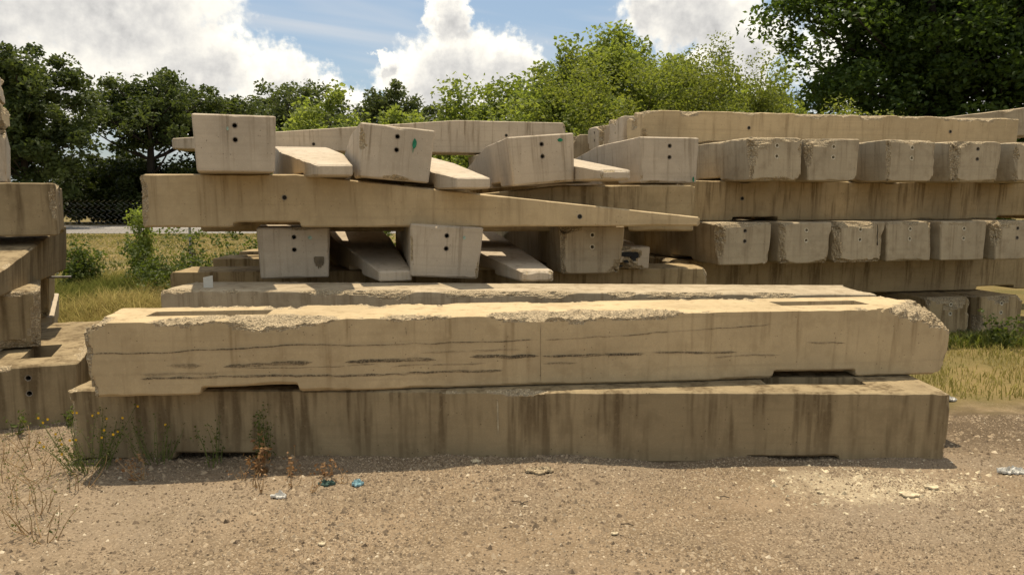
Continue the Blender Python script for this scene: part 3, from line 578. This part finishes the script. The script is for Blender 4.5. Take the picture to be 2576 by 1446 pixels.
def leaves(rng, centers, size, flat=.6, up=.3):
    n = len(centers); d = rng.normal(0, 1, (n, 3)); d[:, 2] *= flat; d /= np.linalg.norm(d, axis=1)[:, None]
    nr = rng.normal(0, 1, (n, 3)); nr[:, 2] += up * 2; s = np.cross(d, nr); s /= np.linalg.norm(s, axis=1)[:, None] + 1e-9
    q = np.cross(s, d); ln = size * rng.uniform(.65, 1.35, n)[:, None]; w = ln * rng.uniform(.24, .36, n)[:, None]
    V = np.stack([centers - d * ln * .5, centers + s * w - q * w * .25, centers + d * ln * .5, centers - s * w - q * w * .25], 1)
    F = np.arange(n * 4).reshape(n, 4); return V.reshape(-1, 3), F
def crown_points(rng, clumps, per, rad, flat=.75, shell=.45):
    c = np.repeat(clumps, per, axis=0); n = len(c); d = rng.normal(0, 1, (n, 3)); d /= np.linalg.norm(d, axis=1)[:, None]
    r = rng.random(n) ** shell; k = np.repeat(rng.uniform(.55, 1.3, len(clumps)), per)
    return c + d * (r * k * rad)[:, None] * np.array([1, 1, flat])
def tree(name, label, x, y, h, crx, crz, cz, nclump, per, leaf, mat, seed, crad, trunk=.18, cry=None, bark=None, cat='tree', group=None, lean=0., stems=1, shape=1., outer=.55, twig=True, flat=.75, spikes=0):
    """cz: height of the crown's middle, crx/crz: half-width and half-height. Branches run from the trunk into every clump of leaves."""
    rng = np.random.default_rng(seed); cry = cry or crx; base = np.array([x, y, 0.])
    root = link(name, None, None, tuple(base)); root['label'] = label; root['category'] = cat
    if group: root['group'] = group
    d = rng.normal(0, 1, (nclump, 3)); d /= np.linalg.norm(d, axis=1)[:, None]
    rr = rng.random(nclump) ** outer; lump = .78 + .5 * fbm(d * 1.7 + seed, seed, 3)
    cl = d * (rr * lump)[:, None] * np.array([crx, cry, crz]); cl[:, 2] += cz
    cl[:, 0] *= 1 - (1 - shape) * np.clip((cl[:, 2] - cz) / crz, 0, 1); cl[:, 0] += lean * cl[:, 2]
    cl[:, 2] = np.maximum(cl[:, 2], crad * .5)
    if spikes:
        sp = rng.uniform(-.8, .8, spikes); top = np.stack([sp * crx, rng.uniform(-.4, .4, spikes) * cry, cz + crz * np.sqrt(1 - sp ** 2) * rng.uniform(.95, 1.25, spikes)], -1)
        for q in top: cl = np.concatenate([cl, q + np.linspace(-.5, .25, 4)[:, None] * np.array([[rng.normal(0, .2), 0, crz * .5]])])
    polys, rad = [], []
    for sidx in range(stems):
        ang = rng.uniform(0, 6.28); off = np.array([math.cos(ang), math.sin(ang), 0]) * trunk * 1.6 * (stems > 1)
        topz = cz + crz * .45; zz = np.linspace(-.1, topz, 9); wob = np.cumsum(rng.normal(0, .05 * h / 10, (9, 2)), axis=0)
        P = np.stack([off[0] * (1 + zz * .6) + wob[:, 0] + lean * zz, off[1] * (1 + zz * .3) + wob[:, 1], zz], -1); polys.append(P); rad.append(np.linspace(trunk, trunk * .3, 9))
    trunks = list(polys)
    for c in cl[rng.permutation(len(cl))[:min(len(cl), 130)]]:
        T = trunks[rng.integers(len(trunks))]; k = np.clip(np.searchsorted(T[:, 2], c[2] - rng.uniform(.35, .75) * np.hypot(*(c[:2] - T[4, :2]))), 2, 7); p0 = T[k]
        u = np.linspace(0, 1, 6)[:, None]; mid = (p0 + c) / 2 + np.array([0, 0, -.12 * np.linalg.norm(c - p0)]) + rng.normal(0, .05, 3) * np.linalg.norm(c - p0)
        polys.append((1 - u) ** 2 * p0 + 2 * u * (1 - u) * mid + u ** 2 * c); rad.append(np.linspace(trunk * .30, trunk * .035, 6) if twig else np.linspace(trunk * .2, trunk * .03, 6))
    v, f = tubes(polys, rad, 5); link('trunk', mesh_np('trunk', v, f, [bark or M_BARK], smooth=True), root)
    pts = crown_points(rng, cl, per, crad, flat); v, f = leaves(rng, pts, leaf)
    tone = np.clip(np.repeat(rng.uniform(.1, .9, len(cl)), per) * .6 + rng.random(len(pts)) * .45, 0, 1)
    link('crown', mesh_np('crown', v, f, [mat], attr={'rnd': tone}), root)
    return root
FG = 'trees across the road'
tree('oak_tree', 'dark tall tree at the left picture edge across the road', -31.0, 50, 12.3, 4.0, 5.4, 6.6, 190, 130, .32, M_OAK, 201, .95, .3, group=FG)
tree('oak_tree', 'dark tree cut by the left picture edge behind the left stack', -38.5, 52, 13.5, 4.4, 5.6, 7.5, 150, 120, .34, M_OAK, 202, 1.0, .3, group=FG)
tree('oak_tree', 'spreading oak across the road with sky showing through its lower branches', -27.2, 59, 11.8, 5.2, 3.0, 8.4, 130, 130, .32, M_OAK, 203, 1.0, .42, bark=M_BARK_D, group=FG)
tree('oak_tree', 'smaller oak across the road joined to the right of the spreading oak', -22.8, 62, 11., 3.6, 3.0, 7.4, 90, 120, .32, M_OAK, 204, .95, .3, bark=M_BARK_D, group=FG)
tree('oak_tree', 'distant broad tree behind the leafy saplings left of centre', -20.0, 72, 12.4, 6.0, 4.4, 8.2, 190, 130, .34, M_FAR, 205, 1.1, .3, group=FG)
tree('oak_tree', 'distant dark oak left of the central cloud', -11.6, 75, 12.8, 3.4, 3.6, 9.4, 80, 120, .33, M_FAR, 206, 1.0, .3, bark=M_BARK_D, group=FG)
tree('oak_tree', 'distant low tree sloping down right of the dark oak', -7.6, 78, 10.5, 4.6, 3.8, 7.4, 130, 120, .34, M_FAR, 207, 1.05, .3, group=FG)
tree('oak_tree', 'distant tree peeking out left of the bright middle tree', -2.5, 82, 9.6, 4.5, 4.0, 6.0, 90, 120, .34, M_FAR, 208, 1.05, .3, group=FG)
for i, (px, yy, hh, w, lab) in enumerate([(-34, 61, 5.5, 4.2, 'dark undergrowth shrub beneath the leftmost tree across the road'), (-29.5, 60.5, 4.8, 3.4, 'dark undergrowth shrub at the far road edge left of the oak trunk'),
        (-25.0, 61, 5.4, 3.4, 'dark undergrowth shrub at the foot of the spreading oak'), (-20.5, 63, 5.0, 3.6, 'dark undergrowth shrub right of the spreading oak'),
        (-15., 66, 5.5, 4.2, 'dark undergrowth shrub hidden behind the middle stack'), (-31.8, 64, 6.5, 3.4, 'tall dark undergrowth behind the shrubs across the road')]):
    tree('shrub', lab, px, yy, hh, w, hh * .55, hh * .45, 60, 150, .34, M_UNDER, 220 + i, 1.1, .1, cat='shrub', group='shrubs across the road')
MG = 'trees just behind the stacks'
tree('young_tree', 'bright loose leafed tree behind the middle stack', .62, 17, 4.8, 2.45, 1.5, 2.8, 450, 105, .098, M_LIME_L, 231, .42, .05, group=MG, stems=3, spikes=3, shape=.8)
tree('young_tree', 'tallest bright young tree with a pointed leader, under the right cloud', 3.15, 17.6, 5.6, 2.3, 1.75, 3.25, 460, 105, .098, M_LIME_L, 232, .42, .06, group=MG, stems=3, spikes=5, shape=.75)
tree('young_tree', 'bright young tree filling the gap between the two larger ones', 1.95, 17.3, 5., 1.4, 1.75, 3.25, 240, 105, .098, M_LIME_L, 239, .42, .05, group=MG, stems=2, spikes=3)
tree('young_tree', 'bright young tree between the tallest one and the big dark tree', 5.1, 18., 4.6, 1.5, 1.5, 2.9, 240, 105, .098, M_LIME_L, 243, .42, .05, group=MG, stems=2, spikes=2)
tree('feathery_tree', 'fine leafed olive green tree in front of the tallest young tree', 2.75, 16.2, 4.2, 2.75, 1.75, 2.85, 430, 140, .06, M_FEATHER, 233, .40, .05, group=MG, stems=4, spikes=4)
tree('feathery_tree', 'fine leafed sprays at the left foot of the big dark tree', 5.7, 16.0, 3.4, 1.8, .95, 2.75, 150, 140, .06, M_FEATHER, 234, .36, .04, group=MG, stems=3, spikes=5)
tree('sapling', 'bright sapling with a lone upright shoot left of centre', -3.75, 16, 4.2, .75, .85, 2.85, 44, 90, .095, M_LIME_L, 235, .34, .03, group=MG, spikes=2)
tree('sapling', 'small bright sapling right of the one with the upright shoot', -2.15, 16, 3.7, .6, .75, 2.7, 44, 90, .095, M_LIME_L, 236, .32, .03, group=MG, spikes=1)
tree('sapling', 'bright low sapling showing right above the highest squared end', -4.9, 16.3, 3.4, .8, .7, 2.5, 44, 90, .095, M_LIME_L, 237, .34, .03, group=MG, spikes=1)
tree('sapling', 'bright sapling at the left flank of the bright loose leafed tree', -.95, 16.4, 3.6, .8, .8, 2.6, 44, 90, .095, M_LIME_L, 238, .34, .03, group=MG, spikes=2)
tree('shade_tree', 'big dark leafy tree filling the upper right corner', 12.45, 22, 11.5, 5.6, 4.9, 6.3, 640, 220, .155, M_BIG, 240, .78, .22, bark=M_BARK_D, stems=3, cry=3.4, shape=.78)
# bushes along the fence
for i, (bx, by, bw, bh, lab, mt) in enumerate([
        (-5.6, 13.6, 1.2, 1.4, 'green bush under the left end of the long tapered beam', M_BUSH), (-6.75, 14.6, .4, .65, 'green bush by the fence left of the long tapered beam', M_BUSH),
        (-8.3, 14.8, .4, 1.0, 'weedy bush by the fence beside the left stack', M_BUSH), (-4.2, 14., .9, 1.3, 'green bush seen beneath the middle stack', M_BUSH), (-7.25, 15.2, .13, 1.8, 'thin tall weed climbing before the road', M_LIME_L),
        (-1.8, 15., 1.2, 1.9, 'bright bush glimpsed through the gap left of the second lower squared end', M_LIME_L), (.3, 15.2, 1.2, 2.2, 'bright bush glimpsed through the gaps in the middle of the stack', M_LIME_L)]):
    tree('bush', lab, bx, by, bh, bw, bh * .5, bh * .48, 45, 60, .07, mt, 250 + i, .26, .015, cat='bush', group='bushes along the fence')
# grass
def grass(name, label, n, region, hmean, seed, mat, dens, w=.006):
    rng = np.random.default_rng(seed); x = rng.uniform(region[0], region[1], n); y = rng.uniform(region[2], region[3], n)
    p = np.stack([x, y, 0 * x], -1); k = dens(x, y, rng.random(n), p); x, y, p = x[k], y[k], p[k]; n = len(x)
    patch = fbm(p * .7, seed, 3); h = hmean * (.4 + 1.1 * patch) * rng.uniform(.5, 1.4, n); a = rng.uniform(0, 6.283, n); b = rng.uniform(0, 6.283, n); ln = h * rng.uniform(.1, .75, n)
    z0 = gz(x, y) - .01; wd = w * rng.uniform(.6, 1.5, n) * np.sqrt(np.maximum(y, 4) / 6)
    d = np.stack([np.cos(b), np.sin(b)], -1); s = np.stack([np.cos(a), np.sin(a)], -1)
    def pt(u, ws): return np.stack([x + d[:, 0] * ln * u ** 2 + s[:, 0] * ws, y + d[:, 1] * ln * u ** 2 + s[:, 1] * ws, z0 + h * (u - .25 * u * u)], -1)
    V = np.stack([pt(0, -wd), pt(0, wd), pt(.55, wd * .7), pt(.55, -wd * .7), pt(1., 0 * wd)], 1).reshape(-1, 3); i5 = np.arange(n)[:, None] * 5
    F = np.concatenate([i5 + [0, 1, 2], i5 + [0, 2, 3], i5 + [3, 2, 4]]); tone = np.clip((fbm(p * .55, seed + 7, 3) - .5) * 3 + .5 + rng.normal(0, .16, n), 0, 1)
    ob = link(name, mesh_np(name, V, F, [mat], attr={'rnd': np.tile(tone, 3)}), kind='stuff'); ob['label'] = label; ob['category'] = 'grass'; return ob
def grass_mat(nm='grass_blades', g0=.62, g1=1.1):
    m, t = material(nm); r = t.attr('rnd'); c = t.mix(t.step(r, .1, .7), (.43, .345, .13), (.32, .285, .085)); c = t.mix(t.step(r, g0, g1), c, (.115, .13, .028))
    d = t.new('ShaderNodeBsdfDiffuse'); t.put(d.inputs[0], c); tr = t.new('ShaderNodeBsdfTranslucent'); t.put(tr.inputs[0], c)
    mx = t.new('ShaderNodeMixShader'); mx.inputs[0].default_value = .35; t.l.new(d.outputs[0], mx.inputs[1]); t.l.new(tr.outputs[0], mx.inputs[2])
    o = t.new('ShaderNodeOutputMaterial'); t.l.new(mx.outputs[0], o.inputs[0]); return m
M_GRASS = grass_mat(); M_DRYGRASS = grass_mat('dry_grass_blades', .9, 1.6)
grass('dry_grass', 'dry golden grass between the left stack and the middle stack', 70000, (-13., -2.6, 8.4, 16.), .40, 301, M_GRASS, lambda x, y, r, p: (r < 1) & (x > -y * .72 - .3))
grass('dry_grass', 'dry golden grass beside the right end of the front stack', 11000, (3.5, 8.2, 6.7, 10.2), .12, 302, M_DRYGRASS,
      lambda x, y, r, p: (r < .25 + .9 * np.clip((fbm(p * 1.2, 5, 3) - .3) * 3, 0, 1)) & (y > 6.8 + .5 * (fbm(p * 2, 8, 2) - .5)), .004)
def weeds_mat():
    return leaf_mat('green_weed_leaves', (.045, .065, .012), (.12, .14, .03), .4)
M_WEED = weeds_mat()
grass('green_weeds', 'low green weeds at the foot of the fence and bushes', 9000, (-11., -2.6, 13.4, 16.2), .3, 303, M_WEED, lambda x, y, r, p: r < np.clip((fbm(p * .9, 12, 3) - .35) * 5, 0, 1), .008)
grass('green_weeds', 'low green weeds at the foot of the right stack', 2600, (4.9, 8.2, 9.2, 10.1), .2, 304, M_WEED, lambda x, y, r, p: r < np.clip((fbm(p * 1.6, 14, 3) - .38) * 5, 0, 1), .007)
grass('roadside_grass', 'mown grass strip along the road', 26000, (-34., -8., 17., 41.), .12, 305, M_GRASS, lambda x, y, r, p: x < -.3 * y, .012)

# ------------------------------------------------------------------ chain link fence
FY = 16.6; fx0, fx1, fh = -15.6, -1.2, 1.85
fence = link('chain_link_fence', None, None, (fx0, FY, 0)); fence['label'] = 'grey chain link fence in front of the road at the left'; fence['category'] = 'fence'
d_ = .062; polys = []; nz_ = int(fh / d_)
for i in range(int((fx1 - fx0) / (2 * d_))):
    zz = np.arange(nz_ + 1) * d_; xx = i * 2 * d_ + np.where(np.arange(nz_ + 1) % 2 == 0, 0, 2 * d_); polys.append(np.stack([xx * 1. , .004 * np.cos(np.arange(nz_ + 1) * np.pi), zz], -1))
v, f = tubes(polys, [.0028] * len(polys), 3)
link('wire_mesh', mesh_np('wire_mesh', v, f, [M_STEEL]), fence)
for i in range(6):
    v, f = tubes([[(i * 2.9, .03, -.05), (i * 2.9, .03, fh + .03)]], [.03], 8); link('post', mesh_np('post', v, f, [M_STEEL]), fence)

# ------------------------------------------------------------------ weeds and litter in the foreground
def gzz(x, y): return float(gz(np.array([x]), np.array([y]))[0])
def weed(name, label, x, y, h, n, mats, seed, spread=.25, leaf=.03, nleaf=14, flowers=0, lean=(0, 0), group='weeds in the foreground gravel', dense=1.):
    rng = np.random.default_rng(seed); root = link(name, None, None, (x, y, gzz(x, y))); root['label'] = label; root['category'] = 'weed'; root['group'] = group
    polys = []; pts = []; tips = []
    for i in range(n):
        a = rng.uniform(0, 6.28); r = spread * rng.random() ** .6; hh = h * rng.uniform(.5, 1.05); u = np.linspace(0, 1, 7)[:, None]
        b = np.array([math.cos(a), math.sin(a), 0]); p0 = b * r * .35; e = b * r + np.array([lean[0] * hh, lean[1] * hh, hh]) + rng.normal(0, .012, 3)
        P = p0 + (e - p0) * u + np.sin(u * 3.1) * rng.normal(0, .02, 3); polys.append(P); tips.append(P[-1])
        k = rng.integers(1, 7, nleaf); pts.append(P[k] + rng.normal(0, .016 * dense, (nleaf, 3)))
    v, f = tubes(polys, [np.linspace(.0032, .0012, 7)] * n, 4); link('stem', mesh_np('stem', v, f, [mats[0]]), root)
    if nleaf:
        pts = np.concatenate(pts); v, f = leaves(rng, pts, leaf); link('leaves', mesh_np('leaves', v, f, [mats[1]], attr={'rnd': rng.random(len(f))}), root)
    for i in range(flowers):
        c = tips[i % n] + rng.normal(0, .02, 3); th = np.linspace(0, 6.283, 9)[:-1]; V = np.concatenate([[[0, -.003, .006]], np.stack([.009 * np.cos(th), -.003 + 0 * th, .009 * np.sin(th)], -1), [[0, .006, 0]]])
        F = [(0, 1 + j, 1 + (j + 1) % 8) for j in range(8)] + [(9, 1 + (j + 1) % 8, 1 + j) for j in range(8)]
        link('flower', mesh_np('flower', V, F, [M_YELLOW]), root, tuple(c))
    return root
M_YELLOW = plain('yellow_petals', (.62, .36, .02), .8); M_DRYSTEM = plain('dry_stem', (.30, .20, .10), .9); M_GSTEM = plain('green_stem', (.11, .13, .035), .9)
M_DRYLEAF = leaf_mat('withered_leaves', (.17, .085, .035), (.36, .22, .10), .3, (1, .9, .7))
weed('flowering_weed', 'green weed with small yellow flowers at the left foot of the front stack', -2.86, 5.10, .40, 30, (M_GSTEM, M_WEED), 401, .34, .015, 36, 26)
weed('flowering_weed', 'dark green weed in the shade right of the yellow flowered one', -2.45, 5.2, .34, 20, (M_GSTEM, M_WEED), 402, .26, .014, 26, 5)
weed('flowering_weed', 'sparse shaded weed against the front barrier left of its underside pocket', -2.05, 5.18, .36, 7, (M_GSTEM, M_WEED), 403, .16, .017, 26)
weed('withered_weed', 'dark withered weed leaning on the front barrier above the underside pocket', -1.72, 5.19, .36, 8, (M_GSTEM, M_WEED), 404, .08, .018, 50, dense=1.6)
weed('withered_weed', 'brown withered leafy weed at the shadow edge, tallest of the dry ones', -1.66, 4.96, .22, 9, (M_DRYSTEM, M_DRYLEAF), 405, .10, .034, 18, dense=1.2)
weed('withered_weed', 'small brown weed just right of the tallest withered one', -1.48, 4.93, .13, 6, (M_DRYSTEM, M_DRYLEAF), 406, .10, .026, 8)
weed('withered_weed', 'brown weed above the blue rag', -1.20, 4.90, .11, 5, (M_DRYSTEM, M_DRYLEAF), 407, .06, .026, 12)
weed('withered_weed', 'bent dry stalk with a few curled leaves near the left shadow tip', -2.42, 4.88, .16, 6, (M_DRYSTEM, M_DRYLEAF), 408, .07, .028, 10, lean=(-.5, 0))
weed('dry_stalk', 'single thin dry stalk leaning left before the front barrier', -1.40, 5.0, .36, 1, (M_DRYSTEM, M_DRYLEAF), 409, .01, .02, 4, lean=(-.35, .1))
rw = np.random.default_rng(5); spots = [(-3.55, 5.55), (-3.3, 5.2), (-3.05, 4.85), (-2.75, 4.75), (-3.35, 4.9), (-3.0, 5.35), (-2.95, 4.45), (-2.62, 4.1), (-3.15, 4.6), (-2.75, 4.35), (-3.6, 5.3), (-2.5, 3.95)]
places = ['against the low left barrier', 'behind the leftmost gravel weeds', 'midway between the picture edge and the front stack', 'near the left shadow tip', 'at the left picture edge beside the low barrier', 'just left of the yellow flowered weed',
          'lower left, beyond the nearest stalks', 'nearest the lower left corner', 'at the left picture edge below the low barrier', 'lower left, right of the other stalks', 'in the corner of the low left barrier', 'lowest of all at the left edge']
for i, ((x, y), pl) in enumerate(zip(spots, places)):
    weed('thin_weed', 'thin straw coloured weed stalks ' + pl, x, y, .22, 6, (M_DRYSTEM, M_WEED), 420 + i, .22, .014, 8)
for i, (x, y, pl) in enumerate([(-3.55, 6.02, 'right of the bolt holes of the low left barrier'), (-3.85, 5.85, 'below the bolt holes of the low left barrier')]):
    weed('leafy_weed', 'small green leafy weed ' + pl, x, y, .2, 5, (M_GSTEM, M_BUSH), 440 + i, .09, .035, 10)
for i, (x, y, pl) in enumerate([(-1.62, 4.74, 'below the tallest withered weed'), (-1.38, 4.72, 'between the withered weeds and the dark rag'), (-1.25, 4.62, 'below the dark green rag'), (-1.55, 4.6, 'just above the paper scrap'), (-1.1, 4.78, 'between the two rags'), (-1.75, 4.85, 'at the left foot of the tallest withered weed')]):
    weed('dry_stalk', 'short dry brown stalks ' + pl, x, y, .11, 4, (M_DRYSTEM, M_DRYLEAF), 450 + i, .07, .016, 4, group='short dry stalks by the litter')
weed('leafy_weed', 'green weed tuft growing before the right stack', 6.0, 9.3, .42, 14, (M_GSTEM, M_BUSH), 460, .3, .05, 20, group='weeds by the right stack')

def rag(name, label, x, y, sx, sy, hgt, mat, seed, cat='litter', n=14, rz=0., sharp=2.2):
    u, w = np.meshgrid(np.linspace(-1, 1, n), np.linspace(-1, 1, n), indexing='ij'); p = np.stack([u * sharp + seed, w * sharp, 0 * u], -1)
    r = .45 + 1.1 * fbm(p * 1.1, seed, 3); m = np.maximum(np.abs(u), np.abs(w)); l = np.hypot(u, w) + 1e-9; U, W = u * m / l, w * m / l
    z = hgt * (np.abs(fbm(p * 1.7, seed + 3, 4) - .5) * 5 * (1 - .7 * m) + .1)
    top = np.stack([U * sx * r, W * sy * r, z], -1).reshape(-1, 3); bot = top * [1, 1, .6] - [0, 0, .006 + hgt * .05]; ids = np.arange(n * n).reshape(n, n)
    F = np.stack([ids[:-1, :-1], ids[1:, :-1], ids[1:, 1:], ids[:-1, 1:]], -1).reshape(-1, 4); rim = np.r_[ids[:, 0], ids[-1, 1:], ids[-2::-1, -1], ids[0, -2:0:-1]]
    B = n * n; S = np.stack([rim, np.roll(rim, -1), np.roll(rim, -1) + B, rim + B], -1)[:, ::-1]
    return link(name, mesh_np(name, np.concatenate([top, bot]), np.concatenate([F, F[:, ::-1] + B, S]), [mat]), None, (x, y, gzz(x, y) + .01), (0, 0, rz), label=label, category=cat)
M_BLUE = plain('faded_blue_cloth', (.20, .33, .36), .9); M_DKCLOTH = plain('dark_green_cloth', (.05, .085, .07), .9); M_PAPER = plain('white_paper', (.55, .53, .47), .7, var=.08)
rag('rag', 'crumpled faded blue rag on the gravel', -.98, 4.74, .036, .042, .03, M_BLUE, 3)
rag('rag', 'small dark green rag beside the withered weeds', -1.18, 4.76, .05, .03, .03, M_DKCLOTH, 6)
rag('paper_scrap', 'folded white paper scrap on the gravel at lower left', -1.417, 4.54, .045, .022, .03, M_PAPER, 9, 'paper', sharp=.8)
rag('concrete_fragment', 'flat tan concrete flake on the gravel before the front stack', .19, 4.94, .085, .05, .03, M_BROKEN, 12, 'rubble', sharp=1.1)
rag('plastic_sheet', 'crumpled white plastic sheet at the right picture edge', 3.30, 4.95, .09, .04, .035, M_PAPER, 15, 'litter', n=20, sharp=5.)
rag('plastic_bag', 'white plastic bag at the right end of the front stack', 3.95, 6.85, .07, .035, .04, M_PAPER, 18, 'litter', sharp=4.)
for i, (x, y, s, lab) in enumerate([(2.42, 4.55, .05, 'largest pale stone in the limestone patch'), (2.62, 4.68, .04, 'flat pale stone at the right of the limestone patch'), (1.9, 4.6, .022, 'lone white pebble left of the limestone patch'),
        (.55, 3.98, .02, 'lone white pebble on the bare gravel near the bottom edge'), (-1.0, 3.9, .02, 'white rounded pebble in the lower left gravel'), (-.25, 5.12, .03, 'pale flat stone in the shadow of the front stack')]):
    rag('stone', lab, x, y, s, s * .7, s * .5, M_LIME, 30 + i, 'stone', n=8, sharp=1.)
for i, (x, y, a, l, pl) in enumerate([(.0, 4.42, -.5, .09, 'upper one of the crossed pair below the concrete flake'), (.05, 4.36, .9, .07, 'lower one of the crossed pair below the concrete flake'), (1.25, 4.5, -.2, .06, 'left of the limestone patch'), (.6, 4.1, -.15, .07, 'nearest the bottom edge')]):
    v, f = tubes([[(0, 0, .01), (l * .5, .004, .014), (l, 0, .008)]], [.003], 5); link('twig', mesh_np('twig', v, f, [M_BARK]), None, (x, y, gzz(x, y)), (0, 0, a), label='thin dark twig on the gravel, ' + pl, category='twig', group='twigs on the gravel')
